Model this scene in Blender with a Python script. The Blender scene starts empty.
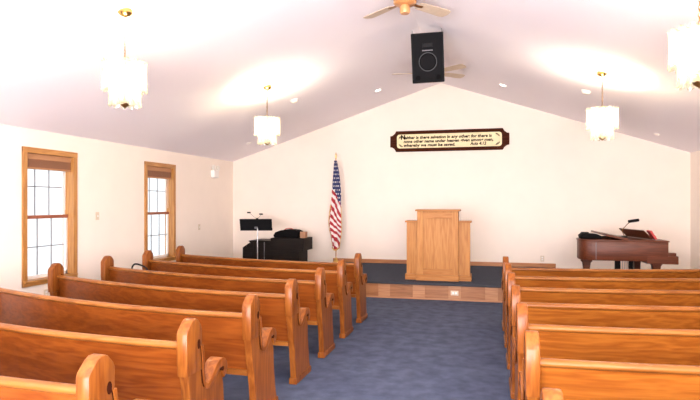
import bpy, bmesh, math, random
from mathutils import Vector, Matrix
random.seed(7)
S = bpy.context.scene
C = S.collection
R = math.radians
PI = math.pi

# ---------------------------------------------------------------- camera
YAW = math.atan(137 / 549)
cam_d = bpy.data.cameras.new('camera')
cam_d.sensor_width = 36
cam_d.lens = 36 * 549 / 700
cam_d.shift_y = 3 / 700
cam_d.clip_start = 0.05
cam = bpy.data.objects.new('camera', cam_d)
C.objects.link(cam)
cam.location = (0, 0, 1.6)
cam.rotation_euler = (R(90), 0, YAW)
S.camera = cam

# ---------------------------------------------------------------- world, exposure
S.view_settings.view_transform = 'Standard'
S.view_settings.look = 'None'
S.view_settings.gamma = 1
S.view_settings.exposure = 1.25
S.view_settings.use_curve_mapping = False
S.cycles.use_denoising = True
S.cycles.max_bounces = 10
S.cycles.diffuse_bounces = 6
S.cycles.transparent_max_bounces = 24
S.cycles.sample_clamp_indirect = 6
S.cycles.caustics_reflective = False
S.cycles.caustics_refractive = False

W = bpy.data.worlds.new('world')
S.world = W
W.use_nodes = True
_bg = W.node_tree.nodes['Background']
_bg.inputs['Color'].default_value = (0.88, 0.95, 1.0, 1)
_bg.inputs['Strength'].default_value = 0.62

def light(name, kind, loc, energy, color, rot=(0, 0, 0), **kw):
    d = bpy.data.lights.new(name, kind)
    d.energy = energy
    d.color = color
    for k, v in kw.items():
        setattr(d, k, v)
    o = bpy.data.objects.new(name, d)
    C.objects.link(o)
    o.location = loc
    o.rotation_euler = rot
    return o

XL, XR, YF, YB, AX, AZ, EZ = -5.8, 3.81, 11.87, -3.6, -0.97, 4.17, 2.57
WINS = [(5.82, 6.79), (8.42, 9.39)]
WZ0, WZ1 = 0.51, 2.33
# windows seen in the photo let the daylight in
for i, (a, b) in enumerate(WINS):
    p = light('window_daylight', 'AREA', (XL - 0.2, (a + b) / 2, (WZ0 + WZ1) / 2), 1, (1, 1, 1), (0, R(-90), 0),
              shape='RECTANGLE', size=WZ1 - WZ0, size_y=b - a)
    p.data.cycles.is_portal = True
# added unseen fill behind the camera: one for the pews, one for the ceiling
light('rear_fill', 'AREA', (2.4, -2.4, 2.6), 95, (1.0, 0.90, 0.78), (R(72), 0, R(-4)), shape='RECTANGLE', size=2.6, size_y=1.2)
light('ceiling_bounce_fill', 'AREA', (-1.0, -1.8, 1.4), 560, (0.97, 0.94, 1.0), (R(132), 0, 0), shape='RECTANGLE', size=5, size_y=2)  # unseen panel aimed upward, added to brighten the ceiling
WARM = (1.0, 0.82, 0.6)
CH_W = 50


# ---------------------------------------------------------------- materials
def mat(name, color=(0.8, 0.8, 0.8), rough=0.5, metal=0.0, spec=0.5, emit=None, es=1.0, bump=0.0, bscale=200, coat=0.0, var=0.0, vscale=8):
    m = bpy.data.materials.new(name)
    m.use_nodes = True
    nt = m.node_tree
    b = nt.nodes['Principled BSDF']
    b.inputs['Base Color'].default_value = (*color, 1)
    b.inputs['Roughness'].default_value = rough
    b.inputs['Metallic'].default_value = metal
    b.inputs['Specular IOR Level'].default_value = spec
    b.inputs['Coat Weight'].default_value = coat
    b.inputs['Coat Roughness'].default_value = 0.12
    if emit:
        b.inputs['Emission Color'].default_value = (*emit, 1)
        b.inputs['Emission Strength'].default_value = es
    tc = nt.nodes.new('ShaderNodeTexCoord')
    if bump:
        n = nt.nodes.new('ShaderNodeTexNoise')
        n.inputs['Scale'].default_value = bscale
        n.inputs['Detail'].default_value = 4
        nt.links.new(tc.outputs['Object'], n.inputs['Vector'])
        bp = nt.nodes.new('ShaderNodeBump')
        bp.inputs['Strength'].default_value = bump
        bp.inputs['Distance'].default_value = 0.01
        nt.links.new(n.outputs['Fac'], bp.inputs['Height'])
        nt.links.new(bp.outputs['Normal'], b.inputs['Normal'])
    if var:
        n = nt.nodes.new('ShaderNodeTexNoise')
        n.inputs['Scale'].default_value = vscale
        n.inputs['Detail'].default_value = 5
        nt.links.new(tc.outputs['Object'], n.inputs['Vector'])
        r = nt.nodes.new('ShaderNodeValToRGB')
        r.color_ramp.elements[0].position = 0.3
        r.color_ramp.elements[1].position = 0.7
        r.color_ramp.elements[0].color = (*[c * (1 - var) for c in color], 1)
        r.color_ramp.elements[1].color = (*[min(1, c * (1 + var)) for c in color], 1)
        nt.links.new(n.outputs['Fac'], r.inputs['Fac'])
        nt.links.new(r.outputs['Color'], b.inputs['Base Color'])
    return m


def wood(name, dark, mid, light_, axis=0, rough=0.32, coat=0.35, fine=1.0, rnd=0.25, spec=0.5):
    """varnished oak: long fibres along one axis, cathedral figure, pore streaks"""
    m = bpy.data.materials.new(name)
    m.use_nodes = True
    nt = m.node_tree
    L = nt.links.new
    b = nt.nodes['Principled BSDF']
    tc = nt.nodes.new('ShaderNodeTexCoord')
    oi = nt.nodes.new('ShaderNodeObjectInfo')
    off = nt.nodes.new('ShaderNodeVectorMath'); off.operation = 'SCALE'
    cmb = nt.nodes.new('ShaderNodeCombineXYZ')
    for k in range(3):
        L(oi.outputs['Random'], cmb.inputs[k])
    L(cmb.outputs[0], off.inputs[0]); off.inputs['Scale'].default_value = 17.0
    add = nt.nodes.new('ShaderNodeVectorMath'); add.operation = 'ADD'
    L(tc.outputs['Object'], add.inputs[0]); L(off.outputs[0], add.inputs[1])

    def mp(al, ac):
        n = nt.nodes.new('ShaderNodeMapping')
        s = [ac, ac, ac]; s[axis] = al
        n.inputs['Scale'].default_value = s
        L(add.outputs[0], n.inputs['Vector'])
        return n
    m1 = mp(1.1, 13.0)
    n1 = nt.nodes.new('ShaderNodeTexNoise'); n1.inputs['Scale'].default_value = 1.0; n1.inputs['Detail'].default_value = 3
    L(m1.outputs[0], n1.inputs['Vector'])
    # rings out of the noise: the figure
    mul = nt.nodes.new('ShaderNodeMath'); mul.operation = 'MULTIPLY'; mul.inputs[1].default_value = 10.0 * fine
    L(n1.outputs['Fac'], mul.inputs[0])
    fr = nt.nodes.new('ShaderNodeMath'); fr.operation = 'PINGPONG'; fr.inputs[1].default_value = 1.0
    L(mul.outputs[0], fr.inputs[0])
    m2 = mp(3.0, 90.0)
    n2 = nt.nodes.new('ShaderNodeTexNoise'); n2.inputs['Scale'].default_value = 1.0; n2.inputs['Detail'].default_value = 4
    L(m2.outputs[0], n2.inputs['Vector'])
    mx = nt.nodes.new('ShaderNodeMix'); mx.inputs[0].default_value = 0.5
    L(fr.outputs[0], mx.inputs[2]); L(n2.outputs['Fac'], mx.inputs[3])
    cr = nt.nodes.new('ShaderNodeValToRGB')
    e = cr.color_ramp.elements
    e[0].position = 0.12; e[0].color = (*dark, 1)
    e[1].position = 0.85; e[1].color = (*light_, 1)
    k = e.new(0.45); k.color = (*mid, 1)
    L(mx.outputs[0], cr.inputs['Fac'])
    hs = nt.nodes.new('ShaderNodeHueSaturation')
    mr = nt.nodes.new('ShaderNodeMapRange')
    mr.inputs['To Min'].default_value = 1 - rnd; mr.inputs['To Max'].default_value = 1 + rnd
    L(oi.outputs['Random'], mr.inputs['Value'])
    L(mr.outputs[0], hs.inputs['Value'])
    L(cr.outputs['Color'], hs.inputs['Color'])
    L(hs.outputs[0], b.inputs['Base Color'])
    b.inputs['Specular IOR Level'].default_value = spec
    b.inputs['Roughness'].default_value = rough
    b.inputs['Coat Weight'].default_value = coat
    b.inputs['Coat Roughness'].default_value = 0.15
    bp = nt.nodes.new('ShaderNodeBump'); bp.inputs['Strength'].default_value = 0.12; bp.inputs['Distance'].default_value = 0.003
    L(n2.outputs['Fac'], bp.inputs['Height']); L(bp.outputs[0], b.inputs['Normal'])
    return m


M = {}
M['wall'] = mat('wall_paint', (0.88, 0.79, 0.695), 0.7, bump=0.06, bscale=60, var=0.015, vscale=3)
M['ceil'] = mat('ceiling_paint', (0.93, 0.885, 0.935), 0.8, bump=0.35, bscale=70)
OD, OM, OL = (0.125, 0.025, 0.003), (0.165, 0.038, 0.005), (0.215, 0.056, 0.008)
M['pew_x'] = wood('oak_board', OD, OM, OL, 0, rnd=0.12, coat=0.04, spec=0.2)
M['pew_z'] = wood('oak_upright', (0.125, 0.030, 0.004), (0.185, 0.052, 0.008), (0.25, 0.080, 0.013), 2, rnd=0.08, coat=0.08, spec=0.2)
M['pew_x2'] = wood('lit_oak_board', (0.165, 0.042, 0.005), (0.225, 0.064, 0.008), (0.30, 0.10, 0.014), 0, rnd=0.10, coat=0.04, spec=0.2)  # same oak with brighter light put into the colour, for right-hand backrests
M['rail'] = wood('oak_rail', (0.15, 0.042, 0.006), (0.21, 0.068, 0.011), (0.28, 0.103, 0.019), 0, fine=0.7, rnd=0.06, coat=0.05, spec=0.25)
M['hole'] = mat('dark_recess', (0.035, 0.008, 0.003), 0.8, spec=0.05)
M['pulpit'] = wood('golden_oak', (0.33, 0.125, 0.028), (0.41, 0.175, 0.045), (0.48, 0.225, 0.066), 2, rough=0.45, coat=0.0, rnd=0.03, spec=0.2)
M['pulpit_x'] = wood('golden_oak_crosswise', (0.31, 0.115, 0.025), (0.38, 0.155, 0.038), (0.45, 0.20, 0.058), 0, rough=0.45, coat=0.0, rnd=0.03, spec=0.2)
M['casing'] = wood('pine_casing', (0.33, 0.135, 0.028), (0.43, 0.19, 0.045), (0.51, 0.25, 0.072), 2, rough=0.4, coat=0.2, rnd=0.05)
M['casing_y'] = wood('pine_casing_level', (0.33, 0.135, 0.028), (0.43, 0.19, 0.045), (0.51, 0.25, 0.072), 1, rough=0.4, coat=0.2, rnd=0.05)
M['trim_x'] = wood('oak_trim', (0.28, 0.09, 0.025), (0.38, 0.14, 0.04), (0.46, 0.20, 0.065), 0, rough=0.4, coat=0.2, rnd=0.05)
M['stile'] = wood('riser_stile', (0.33, 0.14, 0.055), (0.40, 0.18, 0.075), (0.47, 0.23, 0.10), 0, rough=0.45, coat=0.1, rnd=0.05)
M['rpanel'] = wood('riser_panel', (0.22, 0.08, 0.025), (0.28, 0.11, 0.036), (0.35, 0.15, 0.055), 0, rough=0.45, coat=0.1, rnd=0.12)
M['piano'] = wood('mahogany', (0.065, 0.015, 0.005), (0.09, 0.022, 0.008), (0.12, 0.032, 0.012), 0, rough=0.4, coat=0.0, rnd=0.02, spec=0.25)
M['frame'] = wood('walnut_frame', (0.03, 0.007, 0.003), (0.05, 0.012, 0.005), (0.075, 0.02, 0.009), 0, rough=0.6, coat=0.0, rnd=0.02, spec=0.05)
M['fanwood'] = mat('fan_wood', (0.55, 0.25, 0.09), 0.35, coat=0.3, var=0.15, vscale=20)
M['blade'] = mat('pale_blade', (0.62, 0.50, 0.38), 0.5, var=0.06, vscale=15)
M['black'] = mat('black_plastic', (0.006, 0.006, 0.007), 0.55, spec=0.12)
M['blacksoft'] = mat('black_cloth', (0.005, 0.0045, 0.005), 0.95, spec=0.1, bump=0.4, bscale=40)
M['organ'] = wood('ebonised_wood', (0.007, 0.005, 0.004), (0.010, 0.007, 0.006), (0.014, 0.010, 0.008), 0, rough=0.5, coat=0.0, rnd=0.05, spec=0.1)
M['grille'] = mat('speaker_grille', (0.006, 0.006, 0.007), 0.8, spec=0.15, bump=0.6, bscale=300)
M['brass'] = mat('brass', (0.62, 0.40, 0.13), 0.25, metal=1.0)
M['darkbrass'] = mat('antique_brass', (0.30, 0.15, 0.05), 0.35, metal=0.9)
M['chrome'] = mat('chrome', (0.45, 0.45, 0.46), 0.3, metal=1.0)
M['ivory'] = mat('ivory_plastic', (0.66, 0.56, 0.42), 0.4)
M['white'] = mat('white_plastic', (0.85, 0.83, 0.80), 0.4)
M['vinyl'] = mat('window_vinyl', (0.80, 0.78, 0.74), 0.4)
M['redwood'] = mat('cherry_sash_rail', (0.30, 0.09, 0.045), 0.4, coat=0.2)
M['muntin'] = mat('grey_muntin', (0.28, 0.28, 0.29), 0.5)
M['blind'] = mat('tan_blind', (0.42, 0.20, 0.09), 0.6, bump=0.2, bscale=80)
M['blind2'] = mat('brown_blind_slats', (0.25, 0.11, 0.055), 0.6)
M['red'] = mat('red_cover', (0.45, 0.03, 0.03), 0.5)
M['brownbook'] = mat('brown_cover', (0.34, 0.17, 0.09), 0.6)
M['cream'] = mat('cream_board', (0.84, 0.72, 0.42), 0.5, var=0.06, vscale=9)
M['ink'] = mat('brown_ink', (0.015, 0.006, 0.003), 0.8, spec=0.1)
M['felt'] = mat('grey_vinyl', (0.16, 0.15, 0.16), 0.5)
M['can'] = mat('lit_recessed_lens', (0.9, 0.9, 0.85), 0.4, emit=(1.0, 0.93, 0.8), es=5)
M['can_off'] = mat('pale_lens', (0.85, 0.82, 0.76), 0.4)
M['bulb'] = mat('lit_bulb', (1, 0.95, 0.8), 0.3, emit=(1.0, 0.86, 0.6), es=6)
M['flag_r'] = mat('flag_red', (0.36, 0.015, 0.025), 0.8)
M['flag_w'] = mat('flag_white', (0.80, 0.76, 0.74), 0.8)
M['flag_b'] = mat('flag_blue', (0.02, 0.03, 0.12), 0.8)
M['fringe'] = mat('gold_fringe', (0.62, 0.36, 0.09), 0.7, bump=0.6, bscale=250)
M['carpet'] = mat('blue_carpet', (0.072, 0.088, 0.135), 0.95, spec=0.1, bump=0.7, bscale=260, var=0.24, vscale=7)
M['carpet2'] = mat('platform_carpet', (0.050, 0.058, 0.080), 0.95, spec=0.1, bump=0.7, bscale=260, var=0.2, vscale=30)
M['nosing'] = mat('dark_nosing', (0.018, 0.02, 0.03), 0.7)


def glass_mat():
    m = bpy.data.materials.new('window_glass'); m.use_nodes = True
    nt = m.node_tree; nt.nodes.clear()
    o = nt.nodes.new('ShaderNodeOutputMaterial'); t = nt.nodes.new('ShaderNodeBsdfTransparent')
    g = nt.nodes.new('ShaderNodeBsdfGlossy'); g.inputs['Roughness'].default_value = 0.02
    x = nt.nodes.new('ShaderNodeMixShader'); x.inputs[0].default_value = 0.06
    nt.links.new(t.outputs[0], x.inputs[1]); nt.links.new(g.outputs[0], x.inputs[2]); nt.links.new(x.outputs[0], o.inputs[0])
    return m


def shade_mat():
    """frosted, ribbed lamp glass: partly clear, partly scattering, glowing from the bulbs inside"""
    m = bpy.data.materials.new('frosted_lamp_glass'); m.use_nodes = True
    nt = m.node_tree; nt.nodes.clear(); L = nt.links.new
    o = nt.nodes.new('ShaderNodeOutputMaterial'); t = nt.nodes.new('ShaderNodeBsdfTransparent')
    t.inputs[0].default_value = (0.97, 0.92, 0.76, 1)
    tr = nt.nodes.new('ShaderNodeBsdfTranslucent'); tr.inputs[0].default_value = (0.20, 0.18, 0.12, 1)
    g = nt.nodes.new('ShaderNodeBsdfGlossy'); g.inputs['Roughness'].default_value = 0.15
    e = nt.nodes.new('ShaderNodeEmission'); e.inputs[0].default_value = (1.0, 0.88, 0.62, 1); e.inputs[1].default_value = 0.16
    tc = nt.nodes.new('ShaderNodeTexCoord'); wv = nt.nodes.new('ShaderNodeTexNoise')
    wv.inputs['Scale'].default_value = 45; L(tc.outputs['Object'], wv.inputs['Vector'])
    mr = nt.nodes.new('ShaderNodeMapRange'); mr.inputs['From Min'].default_value = 0.35; mr.inputs['From Max'].default_value = 0.65
    mr.inputs['To Min'].default_value = 0.25; mr.inputs['To Max'].default_value = 0.75
    L(wv.outputs['Fac'], mr.inputs['Value'])
    a = nt.nodes.new('ShaderNodeMixShader'); L(mr.outputs[0], a.inputs[0])
    L(t.outputs[0], a.inputs[1]); L(tr.outputs[0], a.inputs[2])
    b = nt.nodes.new('ShaderNodeMixShader'); b.inputs[0].default_value = 0.08
    L(a.outputs[0], b.inputs[1]); L(g.outputs[0], b.inputs[2])
    ad = nt.nodes.new('ShaderNodeAddShader'); L(b.outputs[0], ad.inputs[0]); L(e.outputs[0], ad.inputs[1])
    L(ad.outputs[0], o.inputs[0])
    return m


M['glass'] = glass_mat()
M['lampglass'] = shade_mat()


# ---------------------------------------------------------------- mesh helpers
def obj(name, bm, m, parent=None, smooth=False, loc=None):
    me = bpy.data.meshes.new(name)
    bmesh.ops.recalc_face_normals(bm, faces=bm.faces[:])
    bm.to_mesh(me); bm.free()
    for x in (m if isinstance(m, list) else [m]):
        me.materials.append(x)
    if smooth:
        for p in me.polygons:
            p.use_smooth = True
        try:
            me.set_sharp_from_angle(angle=R(38))
        except Exception:
            pass
    o = bpy.data.objects.new(name, me)
    C.objects.link(o)
    o.parent = parent
    if loc:
        o.location = loc
    return o


def tag(o, label, cat, group=None, kind=None):
    o['label'] = label; o['category'] = cat
    if group: o['group'] = group
    if kind: o['kind'] = kind
    return o


def struct(name, bm, m, label=None, smooth=False):
    o = obj(name, bm, m, None, smooth); o['kind'] = 'structure'
    if label: o['label'] = label; o['category'] = name.split('_')[0]
    return o


def thing(name, label, cat, loc=(0, 0, 0), rotz=0, group=None):
    o = bpy.data.objects.new(name, None); C.objects.link(o)
    o.location = loc; o.rotation_euler = (0, 0, rotz); o.empty_display_size = 0.1
    return tag(o, label, cat, group)


def B():
    return bmesh.new()


def bevel(bm, geom_faces, w, seg=2):
    es = list({e for f in geom_faces for e in f.edges})
    bmesh.ops.bevel(bm, geom=es, offset=w, segments=seg, affect='EDGES', profile=0.6, clamp_overlap=True)


def box(bm, x0, x1, y0, y1, z0, z1, bev=0.0, seg=2, mi=0):
    r = bmesh.ops.create_cube(bm, size=1)
    vs = r['verts']
    for v in vs:
        v.co = Vector(((x0 + x1) / 2 + v.co.x * (x1 - x0), (y0 + y1) / 2 + v.co.y * (y1 - y0), (z0 + z1) / 2 + v.co.z * (z1 - z0)))
    fs = list({f for v in vs for f in v.link_faces})
    for f in fs: f.material_index = mi
    if bev: bevel(bm, fs, bev, seg)
    return bm


def prism(bm, pts, a0, a1, axis='x', bev=0.0, seg=2):
    """polygon in the two other axes, extruded along axis"""
    def P(p, a):
        if axis == 'x': return (a, p[0], p[1])
        if axis == 'y': return (p[0], a, p[1])
        return (p[0], p[1], a)
    v0 = [bm.verts.new(P(p, a0)) for p in pts]
    v1 = [bm.verts.new(P(p, a1)) for p in pts]
    fs = [bm.faces.new(v0[::-1]), bm.faces.new(v1)]
    caps = list(fs)
    n = len(pts)
    for i in range(n):
        fs.append(bm.faces.new((v0[i], v0[(i + 1) % n], v1[(i + 1) % n], v1[i])))
    bmesh.ops.recalc_face_normals(bm, faces=fs)
    if bev:
        es = list({e for f in caps for e in f.edges})
        bmesh.ops.bevel(bm, geom=es, offset=bev, segments=seg, affect='EDGES', profile=0.5, clamp_overlap=True)
    return bm


def lathe(bm, prof, seg=24, c=(0, 0, 0)):
    rings = []
    for r, z in prof:
        rings.append([bm.verts.new((c[0] + r * math.cos(2 * PI * k / seg), c[1] + r * math.sin(2 * PI * k / seg), c[2] + z)) for k in range(seg)] if r > 1e-5
                     else [bm.verts.new((c[0], c[1], c[2] + z))])
    for a, b in zip(rings, rings[1:]):
        if len(a) == 1 and len(b) == 1: continue
        for k in range(seg):
            k2 = (k + 1) % seg
            if len(a) == 1: bm.faces.new((a[0], b[k], b[k2]))
            elif len(b) == 1: bm.faces.new((a[k2], a[k], b[0]))
            else: bm.faces.new((a[k], b[k], b[k2], a[k2]))
    return bm


def tube(bm, pts, r, seg=10, caps=True):
    pts = [Vector(p) for p in pts]
    rr = r if isinstance(r, (list, tuple)) else [r] * len(pts)
    rings = []
    up = Vector((0, 0, 1))
    for i, p in enumerate(pts):
        t = (pts[min(i + 1, len(pts) - 1)] - pts[max(i - 1, 0)]).normalized()
        a = up if abs(t.dot(up)) < 0.95 else Vector((0, 1, 0))
        u = t.cross(a).normalized(); w = t.cross(u).normalized()
        rings.append([bm.verts.new(p + u * rr[i] * math.cos(2 * PI * k / seg) + w * rr[i] * math.sin(2 * PI * k / seg)) for k in range(seg)])
    for a, b in zip(rings, rings[1:]):
        for k in range(seg):
            bm.faces.new((a[k], a[(k + 1) % seg], b[(k + 1) % seg], b[k]))
    if caps:
        bm.faces.new(rings[0][::-1]); bm.faces.new(rings[-1])
    return bm


def smooth_path(pts, n=6):
    """Catmull-Rom through the points"""
    out = []
    P = [pts[0]] + list(pts) + [pts[-1]]
    for i in range(1, len(P) - 2):
        for k in range(n):
            t = k / n
            out.append(tuple(0.5 * ((2 * P[i][d]) + (-P[i - 1][d] + P[i + 1][d]) * t + (2 * P[i - 1][d] - 5 * P[i][d] + 4 * P[i + 1][d] - P[i + 2][d]) * t * t
                                    + (-P[i - 1][d] + 3 * P[i][d] - 3 * P[i + 1][d] + P[i + 2][d]) * t ** 3) for d in range(len(pts[0]))))
    out.append(tuple(pts[-1]))
    return out


def copy_tree(o, parent=None):
    c = o.copy(); C.objects.link(c); c.parent = parent
    for ch in list(o.children):
        copy_tree(ch, c)
    return c


# ---------------------------------------------------------------- the room
T = 0.2
struct('floor', box(B(), XL - T, XR + T, YB - T, YF + T, -0.15, 0), M['carpet'], 'worn blue carpet running down the aisle and under the pews')


def gable(bm, y0, y1):
    return prism(bm, [(XL - T, -0.1), (XR + T, -0.1), (XR + T, EZ), (AX, AZ + 0.05), (XL - T, EZ)], y0, y1, 'y')


struct('wall_front', gable(B(), YF, YF + T), M['wall'])
struct('wall_back', gable(B(), YB - T, YB), mat('darkened_rear_wall', (0.22, 0.13, 0.08), 0.7))  # unseen wall coloured dark so less light bounces onto the pew backs
struct('wall_right', box(B(), XR, XR + T, YB, YF, -0.1, EZ + 0.05), M['wall'])
bm = B()
ys = [YB] + [v for w in WINS for v in w] + [YF]
for i in range(0, len(ys), 2):
    box(bm, XL - T, XL, ys[i], ys[i + 1], -0.1, EZ + 0.05)
for a, b in WINS:
    box(bm, XL - T, XL, a, b, -0.1, WZ0); box(bm, XL - T, XL, a, b, WZ1, EZ + 0.05)
struct('wall_left', bm, M['wall'])
bm = B()
sl, sr = (AZ - EZ) / (AX - XL), (AZ - EZ) / (XR - AX)
prism(bm, [(XL - T, EZ - sl * T), (AX, AZ), (XR + T, EZ - sr * T), (XR + T, EZ + 0.3), (AX, AZ + 0.3), (XL - T, EZ + 0.3)], YB - T, YF + T, 'y')
struct('ceiling', bm, M['ceil'], 'pale vaulted ceiling rising to a ridge over the aisle')


def cz(x):
    return AZ - (sl * (AX - x) if x < AX else sr * (x - AX))


# platform
PX0, PX1, PY, PZ = -3.35, 1.36, 9.15, 0.28
bm = box(B(), PX0, PX1, PY, YF, 0.0, PZ - 0.025)
pf = struct('platform', bm, M['carpet2'], 'low carpeted platform across the front of the hall')
obj('carpet_top', box(B(), PX0, PX1, PY - 0.03, YF, PZ - 0.03, PZ, 0.012), M['carpet2'], pf)
obj('nosing', box(B(), PX0, PX1, PY - 0.045, PY - 0.02, PZ - 0.04, PZ - 0.003, 0.01), M['nosing'], pf)
obj('riser_board', box(B(), PX0, PX1, PY - 0.015, PY, 0, PZ - 0.03), M['stile'], pf)
x = -3.34
while x < 1.0:
    obj('riser_panel', box(B(), x, x + 0.385, PY - 0.021, PY - 0.012, 0.03, PZ - 0.04, 0.004), M['rpanel'], pf)
    x += 0.585
bm = B()
box(bm, PX0, PX1, YF - 0.018, YF, PZ, PZ + 0.085, 0.006)
box(bm, XL, PX0, YF - 0.018, YF, 0, 0.085, 0.006); box(bm, PX1, XR, YF - 0.018, YF, 0, 0.085, 0.006)
struct('baseboard_front', bm, M['trim_x'])
struct('baseboard_left', box(B(), XL, XL + 0.018, YB, YF - 0.02, 0, 0.085, 0.006), M['casing_y'])
struct('baseboard_right', box(B(), XR - 0.018, XR, YB, YF - 0.02, 0, 0.085, 0.006), M['casing_y'])


# windows: casing on the wall, deep jamb, two sashes with 3 x 2 lights each, raised blind
def window(n, y0, y1):
    z0, z1 = WZ0, WZ1
    w = thing('window_%d' % n, 'oak-framed double-hung window %s' % ('nearest the photographer' if n == 1 else 'farther along, nearer the front wall'), 'window', (XL, (y0 + y1) / 2, z0))
    w['kind'] = 'structure'
    yc = (y0 + y1) / 2; h = z1 - z0; a = (y1 - y0) / 2
    cw = 0.075
    f = obj('window_casing', box(box(B(), -0.001, 0.022, -a, -a + cw, 0, h, 0.005), -0.001, 0.022, a - cw, a, 0, h, 0.005), M['casing'], w)
    obj('casing_rail', box(box(B(), -0.001, 0.024, -a, a, h - cw, h, 0.005), -0.001, 0.024, -a, a, 0, cw, 0.005), M['casing_y'], w)
    obj('window_sill', box(B(), -0.17, 0.045, -a + 0.02, a - 0.02, cw - 0.03, cw, 0.006), M['casing_y'], w)
    obj('jamb', box(box(B(), -0.17, 0.0, -a + cw - 0.075, -a + cw, cw, h - cw), -0.17, 0.0, a - cw, a, cw, h - cw), M['casing'], w)
    obj('head_jamb', box(box(B(), -0.17, 0.0, -a, a, h - cw, h), -0.17, 0, -a, a, 0, cw - 0.03), M['casing_y'], w)
    ia = a - cw; zb, zt = cw, h - cw; zm = (zb + zt) / 2 - 0.01

    def sash(name, x, za, zb_, rm, col):
        s = obj(name, box(box(box(box(B(), x - 0.018, x + 0.018, -ia, -ia + 0.04, za, zb_, 0.003), x - 0.018, x + 0.018, ia - 0.04, ia, za, zb_, 0.003),
                    x - 0.018, x + 0.018, -ia, ia, za, za + 0.045, 0.003), x - 0.018, x + 0.018, -ia, ia, zb_ - 0.04, zb_, 0.003), col, w)
        bm = B()
        for k in (1, 2):
            y = -ia + 0.04 + (2 * ia - 0.08) * k / 3
            box(bm, x - 0.006, x + 0.006, y - 0.007, y + 0.007, za + 0.04, zb_ - 0.04)
        zz = (za + zb_) / 2
        box(bm, x - 0.006, x + 0.006, -ia + 0.03, ia - 0.03, zz - 0.007, zz + 0.007)
        obj('muntin', bm, M['muntin'], s)
        obj('pane', box(B(), x - 0.002, x + 0.002, -ia + 0.03, ia - 0.03, za + 0.03, zb_ - 0.03), M['glass'], s)
        return s
    sash('upper_sash', -0.145, zm - 0.02, zt, None, M['vinyl'])
    sash('lower_sash', -0.105, zb, zm + 0.02, None, M['vinyl'])
    obj('meeting_rail', box(B(), -0.087, -0.074, -ia, ia, zm - 0.022, zm + 0.025, 0.003), M['redwood'], w)
    bl = obj('blind_headrail', box(B(), -0.075, -0.02, -ia + 0.005, ia - 0.005, zt - 0.075, zt - 0.002, 0.004), M['blind'], w)
    bm = box(B(), -0.06, -0.03, -ia + 0.01, ia - 0.01, zt - 0.19, zt - 0.07)
    for k in range(8):
        box(bm, -0.07, -0.024, -ia + 0.01, ia - 0.01, zt - 0.085 - k * 0.013, zt - 0.077 - k * 0.013, 0.002)
    obj('blind_slats', bm, M['blind2'], bl)
    obj('bottom_rail', box(B(), -0.07, -0.022, -ia + 0.008, ia - 0.008, zt - 0.205, zt - 0.18, 0.004), M['blind'], bl)
    obj('blind_cord', tube(B(), [(-0.04, ia - 0.10, zt - 0.19), (-0.04, ia - 0.10, zt - 0.75)], 0.003, 6), M['white'], bl)
    return w


for i, (a, b) in enumerate(WINS):
    window(i + 1, a, b)

# ---------------------------------------------------------------- pews
CURV = 0.070
PL = 2.98
BACK = [(-0.030, 0.355), (0.0, 0.355), (0.0, 0.42), (-0.055, 0.78), (-0.078, 0.78), (-0.05, 0.60)]


def sweep(prof, t0, t1, sg, n=16, bev=0.0):
    bm = B(); rings = []
    for i in range(n + 1):
        t = t0 + (t1 - t0) * i / n
        rings.append([bm.verts.new((sg * t, f + CURV * t * t, z)) for f, z in prof])
    k = len(prof)
    for a, b in zip(rings, rings[1:]):
        for j in range(k):
            bm.faces.new((a[j], a[(j + 1) % k], b[(j + 1) % k], b[j]))
    bm.faces.new(rings[0][::-1]); bm.faces.new(rings[-1])
    return bm


def ring(cx, cy, rx, ry, n=14):
    return [(cx + rx * math.cos(2 * PI * i / n), cy + ry * math.sin(2 * PI * i / n)) for i in range(n)]


CAP = [(-0.115, 0.62), (-0.125, 0.70), (-0.125, 0.858), (-0.116, 0.878), (-0.072, 0.922), (-0.045, 0.935), (-0.020, 0.935), (0.002, 0.925),
       (0.036, 0.888), (0.046, 0.865), (0.046, 0.72), (0.044, 0.62)]
PANEL = [(0.0, 0.05), (-0.03, 0.28), (-0.072, 0.45), (-0.105, 0.62), (-0.105, 0.66), (0.04, 0.66), (0.05, 0.59), (0.080, 0.52), (0.11, 0.50), (0.16, 0.515), (0.22, 0.565),
         (0.275, 0.585), (0.305, 0.565), (0.31, 0.52), (0.325, 0.45), (0.34, 0.30), (0.365, 0.15), (0.39, 0.05)]
ARM = smooth_path([(0.036, 0.765), (0.048, 0.70), (0.054, 0.61), (0.070, 0.535), (0.108, 0.505), (0.155, 0.520), (0.205, 0.562), (0.25, 0.592),
                   (0.295, 0.596), (0.322, 0.570), (0.320, 0.535), (0.297, 0.520)], 4)


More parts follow.
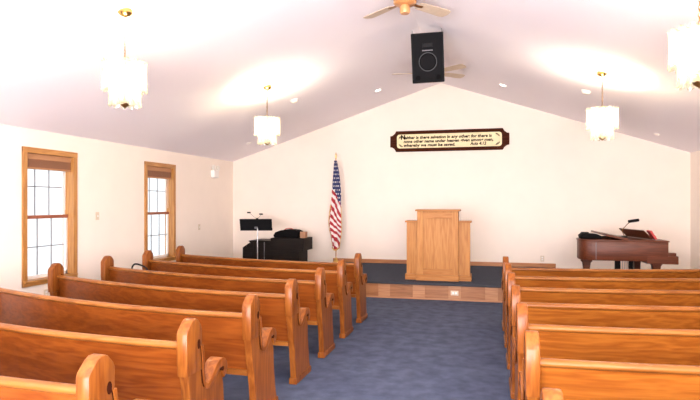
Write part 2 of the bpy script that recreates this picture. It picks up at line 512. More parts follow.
def arm_band(x0, x1):
    """thick scroll band following ARM in the (y,z) plane"""
    bm = B(); top = []; bot = []
    n = len(ARM)
    for i, (f, z) in enumerate(ARM):
        a = ARM[max(0, i - 1)]; b = ARM[min(n - 1, i + 1)]
        tx, tz = b[0] - a[0], b[1] - a[1]
        l = math.hypot(tx, tz); nx, nz = -tz / l, tx / l
        s = i / (n - 1)
        w = 0.011 + 0.017 * min(1, max(0, (s - 0.25) / 0.3))
        top.append((f + nx * w, z + nz * w)); bot.append((f - nx * w, z - nz * w))
    rings = []
    for (f1, z1), (f2, z2) in zip(top, bot):
        rings.append([bm.verts.new(p) for p in ((x0, f1, z1), (x1, f1, z1), (x1, f2, z2), (x0, f2, z2))])
    for a, b in zip(rings, rings[1:]):
        for k in range(4):
            bm.faces.new((a[k], a[(k + 1) % 4], b[(k + 1) % 4], b[k]))
    bm.faces.new(rings[0][::-1]); bm.faces.new(rings[-1])
    es = [e for e in bm.edges if abs(e.verts[0].co.x - e.verts[1].co.x) < 1e-6 and (e.verts[0].co - e.verts[1].co).length > 0.001 and len(e.link_faces) == 2 and
          abs(e.link_faces[0].normal.dot(e.link_faces[1].normal)) < 0.3]
    bmesh.ops.recalc_face_normals(bm, faces=bm.faces[:])
    bmesh.ops.bevel(bm, geom=es, offset=0.006, segments=2, affect='EDGES', profile=0.5, clamp_overlap=True)
    return bm


def pew(name, sg):
    """sg -1: runs to the left from the aisle end, +1: to the right. origin under the aisle end's rear foot"""
    r = thing(name, '', 'pew')
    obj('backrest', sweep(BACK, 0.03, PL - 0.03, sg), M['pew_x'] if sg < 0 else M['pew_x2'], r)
    obj('top_rail', sweep(ring(-0.062, 0.783, 0.032, 0.022), 0.02, PL - 0.02, sg), M['rail'], r, True)
    obj('lower_rail', sweep([(-0.045, 0.345), (0.0, 0.345), (0.0, 0.385), (-0.045, 0.385)], 0.03, PL - 0.03, sg), M['rail'], r)
    obj('seat', sweep([(-0.02, 0.415), (0.34, 0.435), (0.375, 0.43), (0.385, 0.415), (0.375, 0.395), (-0.02, 0.39)], 0.03, PL - 0.03, sg), M['pew_x'], r)
    obj('seat_apron', sweep([(0.30, 0.33), (0.322, 0.33), (0.322, 0.40), (0.30, 0.40)], 0.03, PL - 0.03, sg), M['pew_x'], r)
    for t in (0.0, PL):
        c = sg * t; dy = CURV * t * t * (0.93 if t else 1)
        e = obj('pew_end', prism(B(), PANEL, c - 0.027, c + 0.027, 'x', 0.005), M['pew_z'], r, loc=(0, dy, 0))
        obj('end_cap', prism(B(), CAP, c - 0.035, c + 0.035, 'x', 0.009, 2), M['pew_z'], e, True)
        obj('armrest', arm_band(c - 0.041, c + 0.041), M['pew_z'], e, True)
        obj('keyhole', prism(B(), ring(0.004, 0.78, 0.017, 0.029, 16), c - 0.0362, c + 0.0362, 'x'), M['hole'], e, True)
        obj('scroll_eye', prism(B(), ring(0.292, 0.556, 0.014, 0.014, 14), c - 0.042, c + 0.042, 'x'), M['hole'], e, True)
        gp = smooth_path([(0.014, 0.775), (0.026, 0.74), (0.034, 0.69), (0.040, 0.63), (0.050, 0.56), (0.070, 0.512)], 4)
        gv = [(f - 0.004, z) for f, z in gp] + [(f + 0.004, z + 0.002) for f, z in gp[::-1]]
        obj('carved_groove', prism(B(), gv, c - 0.0358, c + 0.0358, 'x'), M['hole'], e)
        obj('foot', box(B(), c - 0.037, c + 0.037, -0.012, 0.405, 0.0, 0.055, 0.008), M['pew_z'], e)
    return r


ROW = ['front row, nearest the platform', 'second row from the platform', 'third row from the platform', 'fourth row, middle of the block',
       'fifth row from the platform', 'sixth row, last but one toward the photographer', 'last row, closest to the photographer']
PEWY = [7.13 - 0.85 * i for i in range(7)]
for sg, x0, nm, gr in ((-1, -1.66, 'left', 'curved oak pews left of the aisle'), (1, 0.225, 'right', 'curved oak pews right of the aisle')):
    proto = pew('pew', sg)
    for i in range(7):
        p = proto if i == 0 else copy_tree(proto)
        p.location = (x0, PEWY[i] + (0.07 if i == 6 else 0) if sg < 0 else 7.13 - 0.82 * i - (0.10 if i == 6 else 0), 0)
        p['label'] = 'varnished oak pew %s of the aisle, %s' % (nm, ROW[i]); p['group'] = gr

# ---------------------------------------------------------------- pulpit
pu = thing('pulpit', 'golden oak pulpit with side wings standing on the platform', 'pulpit', (-0.815, 9.60, PZ))
H = 1.21
obj('body', box(B(), -0.345, 0.345, -0.20, 0.17, 0.02, H - 0.03, 0.004), M['pulpit'], pu)
for a, b in ((-0.345, -0.245), (0.245, 0.345)):
    obj('corner_stile', box(B(), a, b, -0.222, -0.20, 0.10, H - 0.03, 0.003), M['pulpit'], pu)
for a, b in ((0.10, 0.20), (H - 0.15, H - 0.055)):
    obj('cross_rail', box(B(), -0.245, 0.245, -0.221, -0.20, a, b, 0.003), M['pulpit_x'], pu)
obj('front_panel', box(B(), -0.245, 0.245, -0.208, -0.20, 0.20, H - 0.15, 0.003), M['pulpit'], pu)
obj('top', box(B(), -0.375, 0.375, -0.25, 0.20, H - 0.03, H, 0.008), M['pulpit_x'], pu)
obj('plinth', box(B(), -0.36, 0.36, -0.24, 0.17, 0.0, 0.10, 0.008), M['pulpit_x'], pu)
for s in (-1, 1):
    a, b = sorted((s * 0.345, s * 0.535))
    w = obj('wing', box(B(), a, b, -0.14, 0.15, 0.02, 0.99, 0.004), M['pulpit'], pu)
    a2, b2 = sorted((s * 0.345, s * 0.562))
    obj('wing_cap', box(B(), a2, b2, -0.17, 0.17, 0.985, 1.015, 0.006), M['pulpit_x'], w)
    a3, b3 = sorted((s * 0.355, s * 0.56))
    obj('wing_plinth', box(B(), a3, b3, -0.165, 0.16, 0, 0.10, 0.008), M['pulpit_x'], w)

# ---------------------------------------------------------------- scripture sign
sg_ = thing('scripture_sign', 'long dark wood scripture board with cream panel on the front wall', 'sign', (-0.80, YF, 2.935))
hw, hh = 1.25, 0.225
pts = [(-hw, -0.12), (-hw + 0.05, -0.13), (-hw + 0.10, -0.17), (-hw + 0.13, -hh), (hw - 0.13, -hh), (hw - 0.10, -0.17), (hw - 0.05, -0.13), (hw, -0.12),
       (hw, 0.12), (hw - 0.05, 0.13), (hw - 0.10, 0.17), (hw - 0.13, hh), (-hw + 0.13, hh), (-hw + 0.10, 0.17), (-hw + 0.05, 0.13), (-hw, 0.12)]
obj('board', prism(B(), pts, -0.035, -0.001, 'y', 0.008), M['frame'], sg_)
pw, ph = 1.10, 0.15
cp = []
for cx, cy, a0 in ((pw - 0.06, ph - 0.06, 0), (-pw + 0.06, ph - 0.06, 90), (-pw + 0.06, -ph + 0.06, 180), (pw - 0.06, -ph + 0.06, 270)):
    for k in range(5):
        a = R(a0 + k * 22.5); cp.append((cx + 0.06 * math.cos(a), cy + 0.06 * math.sin(a)))
obj('cream_panel', prism(B(), cp, -0.043, -0.03, 'y', 0.003), M['cream'], sg_)


def text(s, x, z, size, parent, m, y=-0.0445, width=None, name='lettering', shear=0.15, off=0.0035):
    c = bpy.data.curves.new(name, 'FONT'); c.body = s; c.size = size; c.extrude = 0.0008; c.offset = off; c.shear = shear; c.resolution_u = 2
    t = bpy.data.objects.new(name, c); C.objects.link(t)
    bpy.context.view_layer.update()
    me = bpy.data.meshes.new_from_object(t.evaluated_get(bpy.context.evaluated_depsgraph_get()))
    bpy.data.objects.remove(t); bpy.data.curves.remove(c)
    me.materials.clear(); me.materials.append(m)
    k = 1.0
    if width: k = width / (max(v.co.x for v in me.vertices) - min(v.co.x for v in me.vertices))
    for v in me.vertices: v.co = Vector((v.co.x * k, -v.co.z, v.co.y))
    o = bpy.data.objects.new(name, me); C.objects.link(o); o.parent = parent; o.location = (x, y, z)
    return o


PXM = 0.0213
text('N', -1.015, 0.045, 0.125, sg_, M['ink'], off=0.008, shear=0)
text('either is there salvation in any other: for there is', -0.935, 0.048, 0.088, sg_, M['ink'], width=1.83)
text('none other name under heaven given among men,', -0.955, -0.035, 0.088, sg_, M['ink'], width=1.88)
text('whereby we must be saved.', -0.955, -0.118, 0.088, sg_, M['ink'], width=1.10)
text('Acts 4:12', 0.46, -0.112, 0.088, sg_, M['ink'], width=0.33)
for sx in (-1, 1):
    for sz in (-1, 1):
        bm = B()
        for k in range(2):
            q = smooth_path([(sx * (1.06 - k * 0.02), -0.044, sz * (0.05 + k * 0.01)), (sx * (1.035 - k * 0.03), -0.044, sz * 0.095), (sx * (0.985 - k * 0.02), -0.044, sz * 0.122)], 4)
            tube(bm, q, [0.002 + 0.006 * math.sin(PI * i / (len(q) - 1)) for i in range(len(q))], 6)
        obj('corner_flourish', bm, M['ink'], sg_)

# ---------------------------------------------------------------- hanging loudspeaker
sp = thing('loudspeaker', 'black loudspeaker hanging from the ceiling ridge above the aisle', 'loudspeaker', (-0.82, 7.85, 3.66))
sp.scale = (0.95, 0.95, 0.97)
sp.rotation_euler = (R(13), R(-2), R(6))
cab = prism(B(), [(-0.235, -0.17), (0.235, -0.17), (0.20, 0.20), (-0.20, 0.20)], -0.35, 0.35, 'z', 0.012)
obj('cabinet', cab, M['black'], sp, True)
obj('grille', box(B(), -0.215, 0.215, -0.180, -0.168, -0.33, 0.33, 0.006), M['grille'], sp)


def discY(bm, r0, r1, y0, y1, cx, cz_, seg=32):
    """annulus facing -y"""
    q = []
    for r, y in ((r0, y1), (r0, y0), (r1, y0), (r1, y1)):
        q.append([bm.verts.new((cx + r * math.cos(2 * PI * k / seg), y, cz_ + r * math.sin(2 * PI * k / seg))) for k in range(seg)])
    for a, b in zip(q, q[1:]):
        for k in range(seg):
            bm.faces.new((a[k], a[(k + 1) % seg], b[(k + 1) % seg], b[k]))
    return bm


bm = discY(B(), 0.122, 0.134, -0.188, -0.178, 0, -0.055)
obj('woofer_ring', bm, mat('worn_grey_ring', (0.018, 0.018, 0.02), 0.6), sp, True)
bm = B()
lathe(bm, [(0.118, 0.0), (0.06, -0.03), (0.045, -0.012), (0.0, -0.006)], 28)
bmesh.ops.rotate(bm, verts=bm.verts, cent=(0, 0, 0), matrix=Matrix.Rotation(R(90), 3, 'X'))
bmesh.ops.translate(bm, verts=bm.verts, vec=(0, -0.186, -0.055))
obj('woofer_cone', bm, M['blacksoft'], sp, True)
bm = B(); box(bm, -0.075, 0.075, -0.186, -0.178, 0.15, 0.205, 0.01)
obj('horn', bm, M['black'], sp)
bm = B()
for k in range(9):
    box(bm, -0.075 + k * 0.017, -0.063 + k * 0.017, -0.184, -0.179, 0.098, 0.112)
obj('badge', bm, M['felt'], sp)
for s in (-1, 1):
    obj('port', lathe(B(), [(0.0, 0), (0.035, 0), (0.035, 0.01)], 20), M['blacksoft'], sp).matrix_basis = Matrix.Translation((s * 0.15, -0.181, -0.275)) @ Matrix.Rotation(R(90), 4, 'X')
for s in (-1, 1):
    obj('hanging_bracket', tube(B(), [(s * 0.215, 0.0, 0.33), (s * 0.215, 0.0, 0.41)], 0.007, 8), M['chrome'], sp)

# ---------------------------------------------------------------- ceiling fans
def fan(label, loc, rot, nb=4):
    f = thing('ceiling_fan', label, 'ceiling fan', loc, rot)
    obj('canopy', lathe(B(), [(0, 0.0), (0.06, 0.0), (0.075, -0.04), (0.06, -0.07), (0.015, -0.08), (0.013, -0.19), (0, -0.19)], 24), M['fanwood'], f, True)
    obj('motor_housing', lathe(B(), [(0, -0.18), (0.10, -0.18), (0.115, -0.20), (0.13, -0.22), (0.13, -0.29), (0.11, -0.31), (0.05, -0.32), (0, -0.32)], 32), M['fanwood'], f, True)
    obj('light_kit', lathe(B(), [(0.045, -0.315), (0.045, -0.335), (0.058, -0.34), (0.058, -0.395), (0.05, -0.41), (0, -0.41)], 24), M['fanwood'], f, True)
    for k in range(nb):
        bm = B()
        pts = [(0.20, -0.06), (0.24, -0.07), (0.62, -0.085), (0.68, -0.07), (0.70, -0.02), (0.70, 0.02), (0.68, 0.07), (0.62, 0.085), (0.24, 0.07), (0.20, 0.06)]
        prism(bm, pts, -0.004, 0.004, 'z', 0.002, 1)
        b = obj('blade', bm, M['blade'], f)
        b.rotation_euler = (R(-10), 0, 2 * PI * k / nb); b.location = (0, 0, -0.275)
        obj('blade_iron', box(B(), 0.10, 0.27, -0.02, 0.02, -0.012, -0.005, 0.002), M['darkbrass'], b)
    return f


fan('ceiling fan with pale blades and wooden hub, in front of the loudspeaker', (-0.90, 6.17, AZ - 0.02), R(51))
fan('ceiling fan half hidden behind the hanging loudspeaker', (-0.95, 9.73, AZ), R(-32), 5)

# ---------------------------------------------------------------- chandeliers
def glass_panel(w, h, rim):
    """wavy glass tongue hanging in the xz plane, scalloped ends"""
    bm = B(); nx, nz = 8, 8; g = []
    for j in range(nz + 1):
        row = []
        for i in range(nx + 1):
            u = i / nx * 2 - 1; v = j / nz
            z = -h * v
            if j == 0: z += 0.018 * (1 - u * u)
            if j == nz: z -= 0.022 * (1 - u * u)
            y = 0.010 * math.cos(u * PI) + 0.012 * (1 - u * u) + (0.008 if j in (0, nz) else 0)
            row.append(bm.verts.new((u * w / 2, -y, z)))
        g.append(row)
    for j in range(nz):
        for i in range(nx):
            bm.faces.new((g[j][i], g[j][i + 1], g[j + 1][i + 1], g[j + 1][i]))
    return bm


def chandelier(x, y, label, proto=None):
    zc = cz(x)
    if proto:
        c = copy_tree(proto); c['label'] = label
        c.location = (x, y, zc)
    else:
        c = thing('chandelier', label, 'chandelier', (x, y, zc + 0.0), 0, 'two-tier glass chandeliers')
        s = sl if x < AX else -sr
        cn = obj('ceiling_canopy', lathe(B(), [(0, 0.02), (0.065, 0.02), (0.068, -0.015), (0.05, -0.035), (0.015, -0.05), (0, -0.05)], 24), M['brass'], c, True)
        bm = B()
        n = 16; z0, z1 = -0.05, -0.50
        for k in range(n):
            za = z0 + (z1 - z0) * k / n; zz = za + (z1 - z0) / n * 1.25; r = 0.009
            loop = []
            for q in range(9):
                a = 2 * PI * q / 8
                px, pz = r * math.cos(a), (za + zz) / 2 + (abs(zz - za) / 2) * math.sin(a)
                loop.append((px, 0, pz) if k % 2 else (0, px, pz))
            tube(bm, loop, 0.0032, 5, False)
        obj('chain', bm, M['darkbrass'], c, True)
        obj('stem', lathe(B(), [(0, -0.44), (0.012, -0.45), (0.016, -0.50), (0.01, -0.56), (0.01, -0.84), (0, -0.84)], 12), M['brass'], c, True)
        bm = B()
        for rr, zz in ((0.172, -0.50), (0.118, -0.71)):
            tube(bm, [(rr * math.cos(2 * PI * k / 32), rr * math.sin(2 * PI * k / 32), zz) for k in range(33)], 0.005, 6, False)
            for k in range(4):
                a = PI * k / 2
                tube(bm, [(0, 0, zz), (rr * math.cos(a), rr * math.sin(a), zz)], 0.004, 6)
        obj('frame', bm, M['brass'], c, True)
        obj('finial', lathe(B(), [(0, -0.84), (0.05, -0.845), (0.055, -0.862), (0.035, -0.885), (0.012, -0.90), (0, -0.91)], 20), M['darkbrass'], c, True)
        for k in range(4):
            a = PI / 4 + PI * k / 2
            b = obj('bulb', lathe(B(), [(0, 0.045), (0.012, 0.03), (0.018, 0.0), (0.014, -0.03), (0.008, -0.045), (0, -0.045)], 12), M['bulb'], c, True, (0.08 * math.cos(a), 0.08 * math.sin(a), -0.60))
        up = glass_panel(0.076, 0.245, 0); up_o = None
        for k in range(15):
            a = 2 * PI * k / 15
            if up_o is None:
                up_o = obj('upper_glass_panel', up, M['lampglass'], c, True); o = up_o
            else:
                o = up_o.copy(); C.objects.link(o)
            o.location = (0.175 * math.cos(a), 0.175 * math.sin(a), -0.49); o.rotation_euler = (0, 0, a + PI / 2)
        lo_o = None
        for k in range(11):
            a = 2 * PI * k / 11
            if lo_o is None:
                lo_o = obj('lower_glass_panel', glass_panel(0.070, 0.18, 0), M['lampglass'], c, True); o = lo_o
            else:
                o = lo_o.copy(); C.objects.link(o)
            o.location = (0.12 * math.cos(a), 0.12 * math.sin(a), -0.695); o.rotation_euler = (0, 0, a + PI / 2)
    light('chandelier_and_fill_light', 'POINT', (x, y, zc - 0.62), CH_W, WARM, shadow_soft_size=0.05)
    return c


c0 = chandelier(-3.30, 4.49, 'large-looking glass chandelier, left side, nearest the photographer on that side')
chandelier(-3.30, 7.93, 'smaller-looking glass chandelier on the left, above the organ side', c0)
chandelier(1.50, 7.96, 'glass chandelier on the right, above the grand piano side', c0)
chandelier(1.50, 4.49, 'glass chandelier cut by the right edge of the picture', c0)
# added fill points with no fixtures, to brighten the near pews
light('chandelier_and_fill_light', 'POINT', (1.5, 1.05, 2.75), CH_W * 1.3, WARM, shadow_soft_size=0.15)
light('chandelier_and_fill_light', 'POINT', (-3.3, 1.05, 2.75), CH_W * 0.15, WARM, shadow_soft_size=0.15)

# ---------------------------------------------------------------- recessed lights and detectors
def tilt(x):
    return (0, math.atan(-sl), 0) if x < AX else (0, math.atan(sr), 0)


def can(x, y, label, name='recessed_light', cat='ceiling light', lens='can', r=0.075, e=6):
    c = thing(name, label, cat, (x, y, cz(x)), 0, 'small round ceiling lights' if name == 'recessed_light' else None)
    c.rotation_euler = tilt(x)
    obj('trim_ring', lathe(B(), [(r * 0.72, -0.002), (r * 0.75, -0.010), (r, -0.008), (r * 1.02, 0.0)], 28), M['white'], c, True)
    obj('lens', lathe(B(), [(0, -0.006), (r * 0.5, -0.008), (r * 0.74, -0.003)], 24), M[lens], c, True)
    if e:
        light('recessed_light_glow', 'SPOT', (x, y, cz(x) - 0.05), e, (1, 0.9, 0.75), spot_size=R(110), spot_blend=0.8, shadow_soft_size=0.06)


can(-2.07, 10.54, 'small lit recessed ceiling light left of the hanging loudspeaker')
can(0.28, 10.38, 'small lit recessed ceiling light right of the hanging loudspeaker')
can(-4.89, 10.77, 'small round ceiling light near the left front corner', lens='can_off', r=0.06, e=0)
can(2.98, 10.97, 'small round ceiling light near the right front corner', lens='can_off', r=0.06, e=0)
for x, y, lb in ((-3.28, 9.1, 'pale round smoke detector on the ceiling behind the far left chandelier'),
                 (1.5, 9.18, 'pale round smoke detector on the ceiling behind the far right chandelier')):
    d = thing('smoke_detector', lb, 'smoke detector', (x, y, cz(x)), 0); d.rotation_euler = tilt(x)
    obj('base', lathe(B(), [(0, 0.0), (0.075, 0.0), (0.075, -0.018), (0.06, -0.022)], 28), M['white'], d, True)
    obj('dome', lathe(B(), [(0.062, -0.018), (0.058, -0.04), (0.035, -0.052), (0, -0.055)], 28), M['can_off'], d, True)

# ---------------------------------------------------------------- plates on the walls
def plate_left(y, z, label, name, cat, outlet=False):
    p = thing(name, label, cat, (XL, y, z))
    obj('cover_plate', box(B(), 0, 0.008, -0.037, 0.037, -0.06, 0.06, 0.003), M['ivory'], p)
    if outlet:
        obj('socket', box(box(B(), 0.007, 0.011, -0.017, 0.017, 0.008, 0.036, 0.004), 0.007, 0.011, -0.017, 0.017, -0.036, -0.008, 0.004), M['white'], p)
    else:
        obj('toggle', box(B(), 0.007, 0.02, -0.006, 0.006, -0.012, 0.012, 0.003), M['white'], p)


plate_left(7.23, 1.40, 'ivory light switch on the left wall between the windows', 'light_switch', 'light switch')
plate_left(10.3, 1.10, 'small ivory light switch on the left wall near the front corner', 'light_switch', 'light switch')
plate_left(6.22, 0.37, 'ivory outlet low on the left wall under the near window', 'wall_outlet', 'outlet', True)
p = thing('wall_outlet', 'ivory outlet low on the front wall right of the pulpit', 'outlet', (1.10, YF, 0.46))
obj('cover_plate', box(B(), -0.037, 0.037, -0.008, 0, -0.06, 0.06, 0.003), M['ivory'], p)
obj('socket', box(box(B(), -0.017, 0.017, -0.011, -0.007, 0.008, 0.036, 0.004), -0.017, 0.017, -0.011, -0.007, -0.036, -0.008, 0.004), M['white'], p)
p = thing('wall_outlet', 'cream outlet set sideways in the wooden platform riser', 'outlet', (-0.515, PY - 0.015, 0.125))
obj('cover_plate', box(B(), -0.062, 0.062, -0.008, 0, -0.038, 0.038, 0.003), M['ivory'], p)
obj('socket', box(box(B(), 0.008, 0.036, -0.011, -0.007, -0.017, 0.017, 0.004), -0.036, -0.008, -0.011, -0.007, -0.017, 0.017, 0.004), M['white'], p)

em = thing('emergency_light', 'white twin-head emergency light high on the left wall near the corner', 'emergency light', (XL, 10.9, 2.24))
obj('housing', box(B(), 0, 0.09, -0.10, 0.10, -0.09, 0.07, 0.012), M['white'], em)
for s in (-1, 1):
    h = obj('lamp_head', B(), M['white'], em) if False else None
    bm = B(); lathe(bm, [(0, -0.04), (0.035, -0.035), (0.06, 0.0), (0.062, 0.03), (0.05, 0.034), (0, 0.03)], 20)
    bmesh.ops.rotate(bm, verts=bm.verts, cent=(0, 0, 0), matrix=Matrix.Rotation(R(80), 3, 'Y') )
    h = obj('lamp_head', bm, M['can_off'], em, True, (0.06, s * 0.085, 0.12))
    obj('neck', tube(B(), [(-0.01, 0, -0.055), (0, 0, 0)], 0.012, 8), M['white'], h)

# ---------------------------------------------------------------- flag
fl = thing('flag', 'furled stars and stripes with gold fringe on a floor pole', 'flag', (-3.17, 11.45, PZ))
obj('base', lathe(B(), [(0, 0), (0.13, 0), (0.13, 0.02), (0.06, 0.05), (0.03, 0.10), (0.018, 0.14), (0, 0.14)], 28), M['brass'], fl, True)
obj('pole', tube(B(), [(0, 0, 0.05), (0, 0, 2.28)], 0.011, 12), M['pulpit'], fl, True)
obj('spear_finial', lathe(B(), [(0, 2.27), (0.018, 2.28), (0.012, 2.30), (0.02, 2.33), (0.012, 2.38), (0, 2.43)], 12), M['brass'], fl, True)
# cloth
NS, NT = 70, 220
Lc = 1.86
bm = B(); grid = []


def cloth(s, t):
    # s across 0..1, t down 0..1
    wl = -0.03 - 0.065 * min(1, t * 1.7) - 0.045 * math.exp(-((t - 0.72) / 0.16) ** 2) + 0.03 * max(0, t - 0.8) / 0.2
    wr = 0.03 + 0.10 * min(1, t / 0.4) ** 0.8 + 0.01 * math.sin(t * 9)
    if t > 0.82: wr -= 0.03 * (t - 0.82) / 0.18
    x = wl + (wr - wl) * s
    amp = 0.02 + 0.045 * t
    y = -0.03 - amp * (0.6 + 0.6 * math.sin(s * 9 + 1.6 * math.sin(t * 4)) + 0.25 * math.sin(s * 25 + t * 5))
    x += 0.008 * math.sin(s * 18 + 1 + t * 3) * t
    z = 2.235 - Lc * t - (0.11 * (0.5 - abs(s - 0.45))) * (t > 0.9) * (t - 0.9) / 0.1
    return x, y, z


for j in range(NT + 1):
    grid.append([bm.verts.new(cloth(i / NS, j / NT)) for i in range(NS + 1)])
for j in range(NT):
    for i in range(NS):
        f = bm.faces.new((grid[j][i], grid[j][i + 1], grid[j + 1][i + 1], grid[j + 1][i]))
        s, t = (i + 0.5) / NS, (j + 0.5) / NT
        w = s + 0.05 * math.sin(t * 22)
        canton = t < 0.30 + 0.22 * s + 0.015 * math.sin(s * 20)
        if canton:
            a, b = s * 5 + t * 2, t * 22
            da, db = (a + 0.5 * (int(b) % 2)) % 1 - 0.5, b % 1 - 0.5
            f.material_index = 1 if (da * da * 1.4 + db * db) < 0.055 and t > 0.02 else 2
        else:
            d = (t * Lc * 1.0 - s * 0.30 * (1.0 + 0.3 * math.sin(t * 12))) / 0.155
            if s < 0.12 and t > 0.55: d += 0.5
            f.material_index = 0 if d % 1 < 0.52 else 1
obj('cloth', bm, [M['flag_r'], M['flag_w'], M['flag_b']], fl, True)
bm = B()
tube(bm, [(cloth(i / NS, 1)[0], cloth(i / NS, 1)[1], cloth(i / NS, 1)[2] - 0.012) for i in range(0, NS + 1, 2)], 0.015, 6)
tube(bm, [cloth(0, t / 60) for t in range(31, 61)], 0.009, 6)
tube(bm, [cloth(1, t / 60) for t in range(32, 61)], 0.007, 6)
obj('fringe', bm, M['fringe'], fl, True)

# ---------------------------------------------------------------- organ at the left
og = thing('organ', 'dark wooden electronic organ against the front wall at the left', 'organ', (-4.25, 10.75, 0))
obj('case', box(B(), -0.50, 0.56, -0.25, 0.33, 0.0, 0.83, 0.008), M['organ'], og)
obj('upper_case', box(B(), -0.04, 0.67, -0.27, 0.33, 0.63, 0.885, 0.008), M['organ'], og)
obj('top', box(B(), -0.52, 0.0, -0.27, 0.33, 0.80, 0.825, 0.004), M['organ'], og)
obj('key_shelf', prism(B(), [(-0.66, 0.45), (-0.42, 0.45), (-0.42, 0.80), (-0.48, 0.80), (-0.66, 0.68)], -0.26, 0.32, 'y', 0.006), M['organ'], og)
obj('back_panel', box(B(), 0.02, 0.42, -0.258, -0.25, 0.10, 0.50, 0.004), M['organ'], og)
obj('hinge_strip', box(B(), -0.18, -0.172, -0.275, -0.25, 0.30, 0.80), M['felt'], og)
bg = B()
q = [(-0.27, 0), (-0.29, 0.05), (-0.25, 0.11), (-0.14, 0.15), (-0.02, 0.17), (0.10, 0.168), (0.20, 0.16), (0.27, 0.13), (0.26, 0.06), (0.22, 0)]
prism(bg, q, -0.16, 0.16, 'y', 0.03, 3)
b_ = obj('cover_bag', bg, M['blacksoft'], None, True, (-3.99, 10.75, 0.886))
tag(b_, 'black padded bag lying on top of the dark organ', 'bag')
o = obj('handle', tube(B(), smooth_path([(-0.10, 0, 0.155), (-0.04, 0, 0.185), (0.06, 0, 0.185), (0.10, 0, 0.155)], 5), 0.008, 6), M['red'], b_, True); o['label'] = 'dark red handle'
bk = obj('hymn_book', box(B(), -0.05, 0.05, -0.09, 0.09, 0, 0.125, 0.004), M['brownbook'], None, False, (-3.655, 10.72, 0.886))
tag(bk, 'brown book standing on the organ beside the black bag', 'book')

# music stand with lamps
ms = thing('music_stand', 'black orchestra music stand with chrome pole in front of the organ', 'music stand', (-4.45, 10.2, 0))
for k in range(3):
    a = R(90 + 120 * k)
    obj('leg', tube(B(), smooth_path([(0, 0, 0.16), (0.08 * math.cos(a), 0.08 * math.sin(a), 0.12), (0.26 * math.cos(a), 0.26 * math.sin(a), 0.012)], 5), 0.009, 8), M['black'], ms, True)
obj('pole', tube(B(), [(0, 0, 0.10), (0, 0, 1.12)], 0.011, 10), M['chrome'], ms, True)
dk = B(); box(dk, -0.32, 0.32, -0.006, 0.006, -0.12, 0.13, 0.004); box(dk, -0.32, 0.32, -0.0, 0.06, -0.11, -0.10, 0.003)
d_ = obj('desk', dk, M['black'], ms, False, (-0.02, -0.03, 1.16)); d_.rotation_euler = (R(20), R(0), R(14))
obj('clamp', box(B(), -0.03, 0.03, -0.03, -0.006, -0.07, -0.03, 0.006), M['felt'], d_)
for s, dx, dz in ((-1, -0.15, 0.28), (1, 0.11, 0.25)):
    lm = thing('clip_lamp', 'small black clip lamp on the music stand, %s head' % ('left' if s < 0 else 'right'), 'lamp', (-4.45, 10.2, 0))
    bx = 0.0 + s * 0.012
    obj('gooseneck', tube(B(), smooth_path([(bx, -0.02, 1.29), (bx + dx * 0.3, -0.03, 1.32), (dx * 0.8, -0.06, 1.13 + dz - 0.03), (dx, -0.08, 1.13 + dz)], 6), 0.0035, 6), M['felt'], lm, True)
    bm = B(); box(bm, dx - 0.032, dx + 0.032, -0.105, -0.055, 1.13 + dz - 0.014, 1.13 + dz + 0.014, 0.008)
    obj('lamp_head', bm, M['black'], lm)
    obj('clip', box(B(), bx - 0.010, bx + 0.010, -0.03, -0.005, 1.27, 1.30, 0.004), M['black'], lm)

# ---------------------------------------------------------------- grand piano at the right
pn = thing('grand_piano', 'reddish-brown baby grand piano on the floor right of the platform', 'piano', (0, 9.28, 0))
x0, x1 = 1.44, 2.68
D = 1.38
outl = smooth_path([(x1, D), (x1 - 0.35, D), (x1 - 0.62, D - 0.10), (x1 - 0.85, D - 0.42), (x1 - 0.98, D - 0.66), (x0 + 0.12, 0.62), (x0 + 0.02, 0.50), (x0 - 0.005, 0.34),
                    (x0 + 0.0, 0.17), (x0 + 0.06, 0.05), (x0 + 0.17, 0.004)], 5)
poly = [(x1, 0.0)] + outl
obj('rim', prism(B(), poly, 0.70, 1.0, 'z', 0.006), M['piano'], pn, True)
obj('lid', prism(B(), [(a + (0.012 if a > 2 else -0.01), b - (0.012 if b < 0.3 else -0.01)) for a, b in poly], 1.0, 1.022, 'z', 0.005), M['piano'], pn, True)
obj('folded_lid_flap', prism(B(), [(1.80, 1.085), (1.80, 1.115), (2.12, 1.05), (2.15, 1.024), (2.06, 1.024)], 0.03, 1.25, 'y', 0.004), M['piano'], pn)
obj('key_bed', box(B(), x1 - 0.30, x1 + 0.14, 0.0, D, 0.665, 0.79, 0.008), M['piano'], pn)
obj('key_block', box(B(), x1, x1 + 0.11, 0.0, 0.09, 0.79, 0.84, 0.01), M['piano'], pn)
obj('keyboard', box(B(), x1, x1 + 0.10, 0.10, D - 0.10, 0.79, 0.805, 0.003), M['white'], pn)
obj('corner_highlight', box(B(), x0 + 0.215, x0 + 0.222, -0.003, 0.01, 0.71, 0.985), M['felt'], pn)  # grey strip painted in for the highlight where the tail starts to curve
for lx, ly in ((x0 + 0.13, 0.33), (x1 - 0.14, 0.12), (x1 - 0.14, D - 0.14)):
    lg = obj('leg', B(), M['piano'], pn) if False else None
    bm = B()
    prism(bm, [(-0.085, 0.70), (-0.085, 0.66), (-0.06, 0.63), (-0.05, 0.55), (-0.035, 0.10), (0.035, 0.10), (0.05, 0.55), (0.06, 0.63), (0.085, 0.66), (0.085, 0.70)], -0.05, 0.05, 'y', 0.008)
    lg = obj('leg', bm, M['piano'], pn, False, (lx, ly, 0))
    obj('caster', lathe(B(), [(0, 0), (0.03, 0.0), (0.035, 0.03), (0.03, 0.06), (0.012, 0.065), (0.012, 0.11), (0, 0.11)], 14), M['brass'], lg, True)
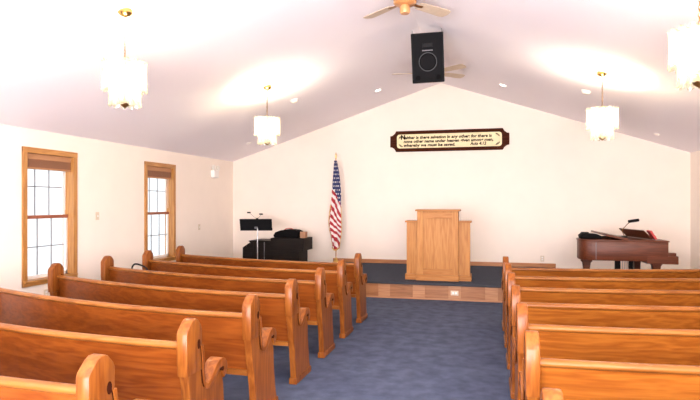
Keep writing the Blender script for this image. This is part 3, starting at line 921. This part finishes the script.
ly_ = obj('pedal_lyre', box(box(box(B(), 2.06, 2.14, 0.60, 0.66, 0.10, 0.70, 0.006), 2.27, 2.33, 0.60, 0.66, 0.10, 0.70, 0.006), 2.04, 2.36, 0.56, 0.70, 0.05, 0.13, 0.01), M['black'], pn)
for k in range(3):
    obj('pedal_rod', tube(B(), [(2.165 + k * 0.035, 0.63, 0.12), (2.18 + k * 0.035, 0.63, 0.70)], 0.006, 8), M['chrome'], ly_, True)
md = B()
box(md, -0.008, 0.008, 0.0, 0.78, 0.0, 0.19, 0.004)
m_ = obj('music_desk', md, M['piano'], pn, False, (2.52, 0.25, 1.034)); m_.rotation_euler = (0, R(-46), R(14))

kb = thing('instrument_case', 'small black case lying on the tail of the piano lid', 'case', (1.62, 9.60, 1.024))
bm = B(); prism(bm, [(-0.15, 0), (-0.16, 0.05), (-0.12, 0.085), (0.10, 0.075), (0.15, 0.05), (0.16, 0)], -0.14, 0.14, 'y', 0.012)
obj('case_body', bm, M['blacksoft'], kb, True)
bm = B(); box(bm, -0.13, -0.02, -0.06, 0.06, 0.082, 0.105, 0.01)
obj('handle', bm, M['black'], kb)

rb = B(); box(rb, -0.014, 0.014, -0.11, 0.11, 0, 0.15, 0.003)
r_ = obj('hymnal', rb, M['red'], None, False, (2.56, 9.56, 1.036)); r_.rotation_euler = (0, R(-32), 0)
tag(r_, 'red hymnal leaning on the piano music desk', 'book')
pl = thing('piano_lamp', 'black piano lamp rising behind the music desk', 'lamp', (2.22, 9.98, 1.024))
obj('base', lathe(B(), [(0, 0), (0.05, 0), (0.045, 0.02), (0, 0.03)], 18), M['black'], pl, True)
obj('arm', tube(B(), smooth_path([(0, 0, 0.02), (-0.03, 0, 0.12), (0.02, -0.02, 0.20), (0.08, -0.05, 0.27)], 6), 0.006, 8), M['darkbrass'], pl, True)
bm = tube(B(), [(0.05, -0.06, 0.27), (0.21, -0.03, 0.295)], 0.025, 14)
obj('lamp_shade', bm, M['black'], pl, True)

# ---------------------------------------------------------------- handbag on the third left pew
hb = thing('handbag', 'black handbag with looped strap on a left-hand pew seat', 'handbag', (-4.22, PEWY[2] + CURV * 2.56 ** 2 + 0.17, 0.438), R(-20))
bm = B(); prism(bm, [(-0.17, 0), (0.17, 0), (0.15, 0.20), (0.12, 0.25), (-0.12, 0.25), (-0.15, 0.20)], -0.06, 0.06, 'y', 0.02, 3)
obj('bag_body', bm, M['blacksoft'], hb, True)
obj('strap', tube(B(), smooth_path([(-0.13, 0, 0.22), (-0.16, -0.02, 0.31), (-0.10, -0.03, 0.385), (0.01, -0.03, 0.39), (0.12, 0, 0.34), (0.14, 0, 0.22)], 8), 0.011, 8), M['black'], hb, True)
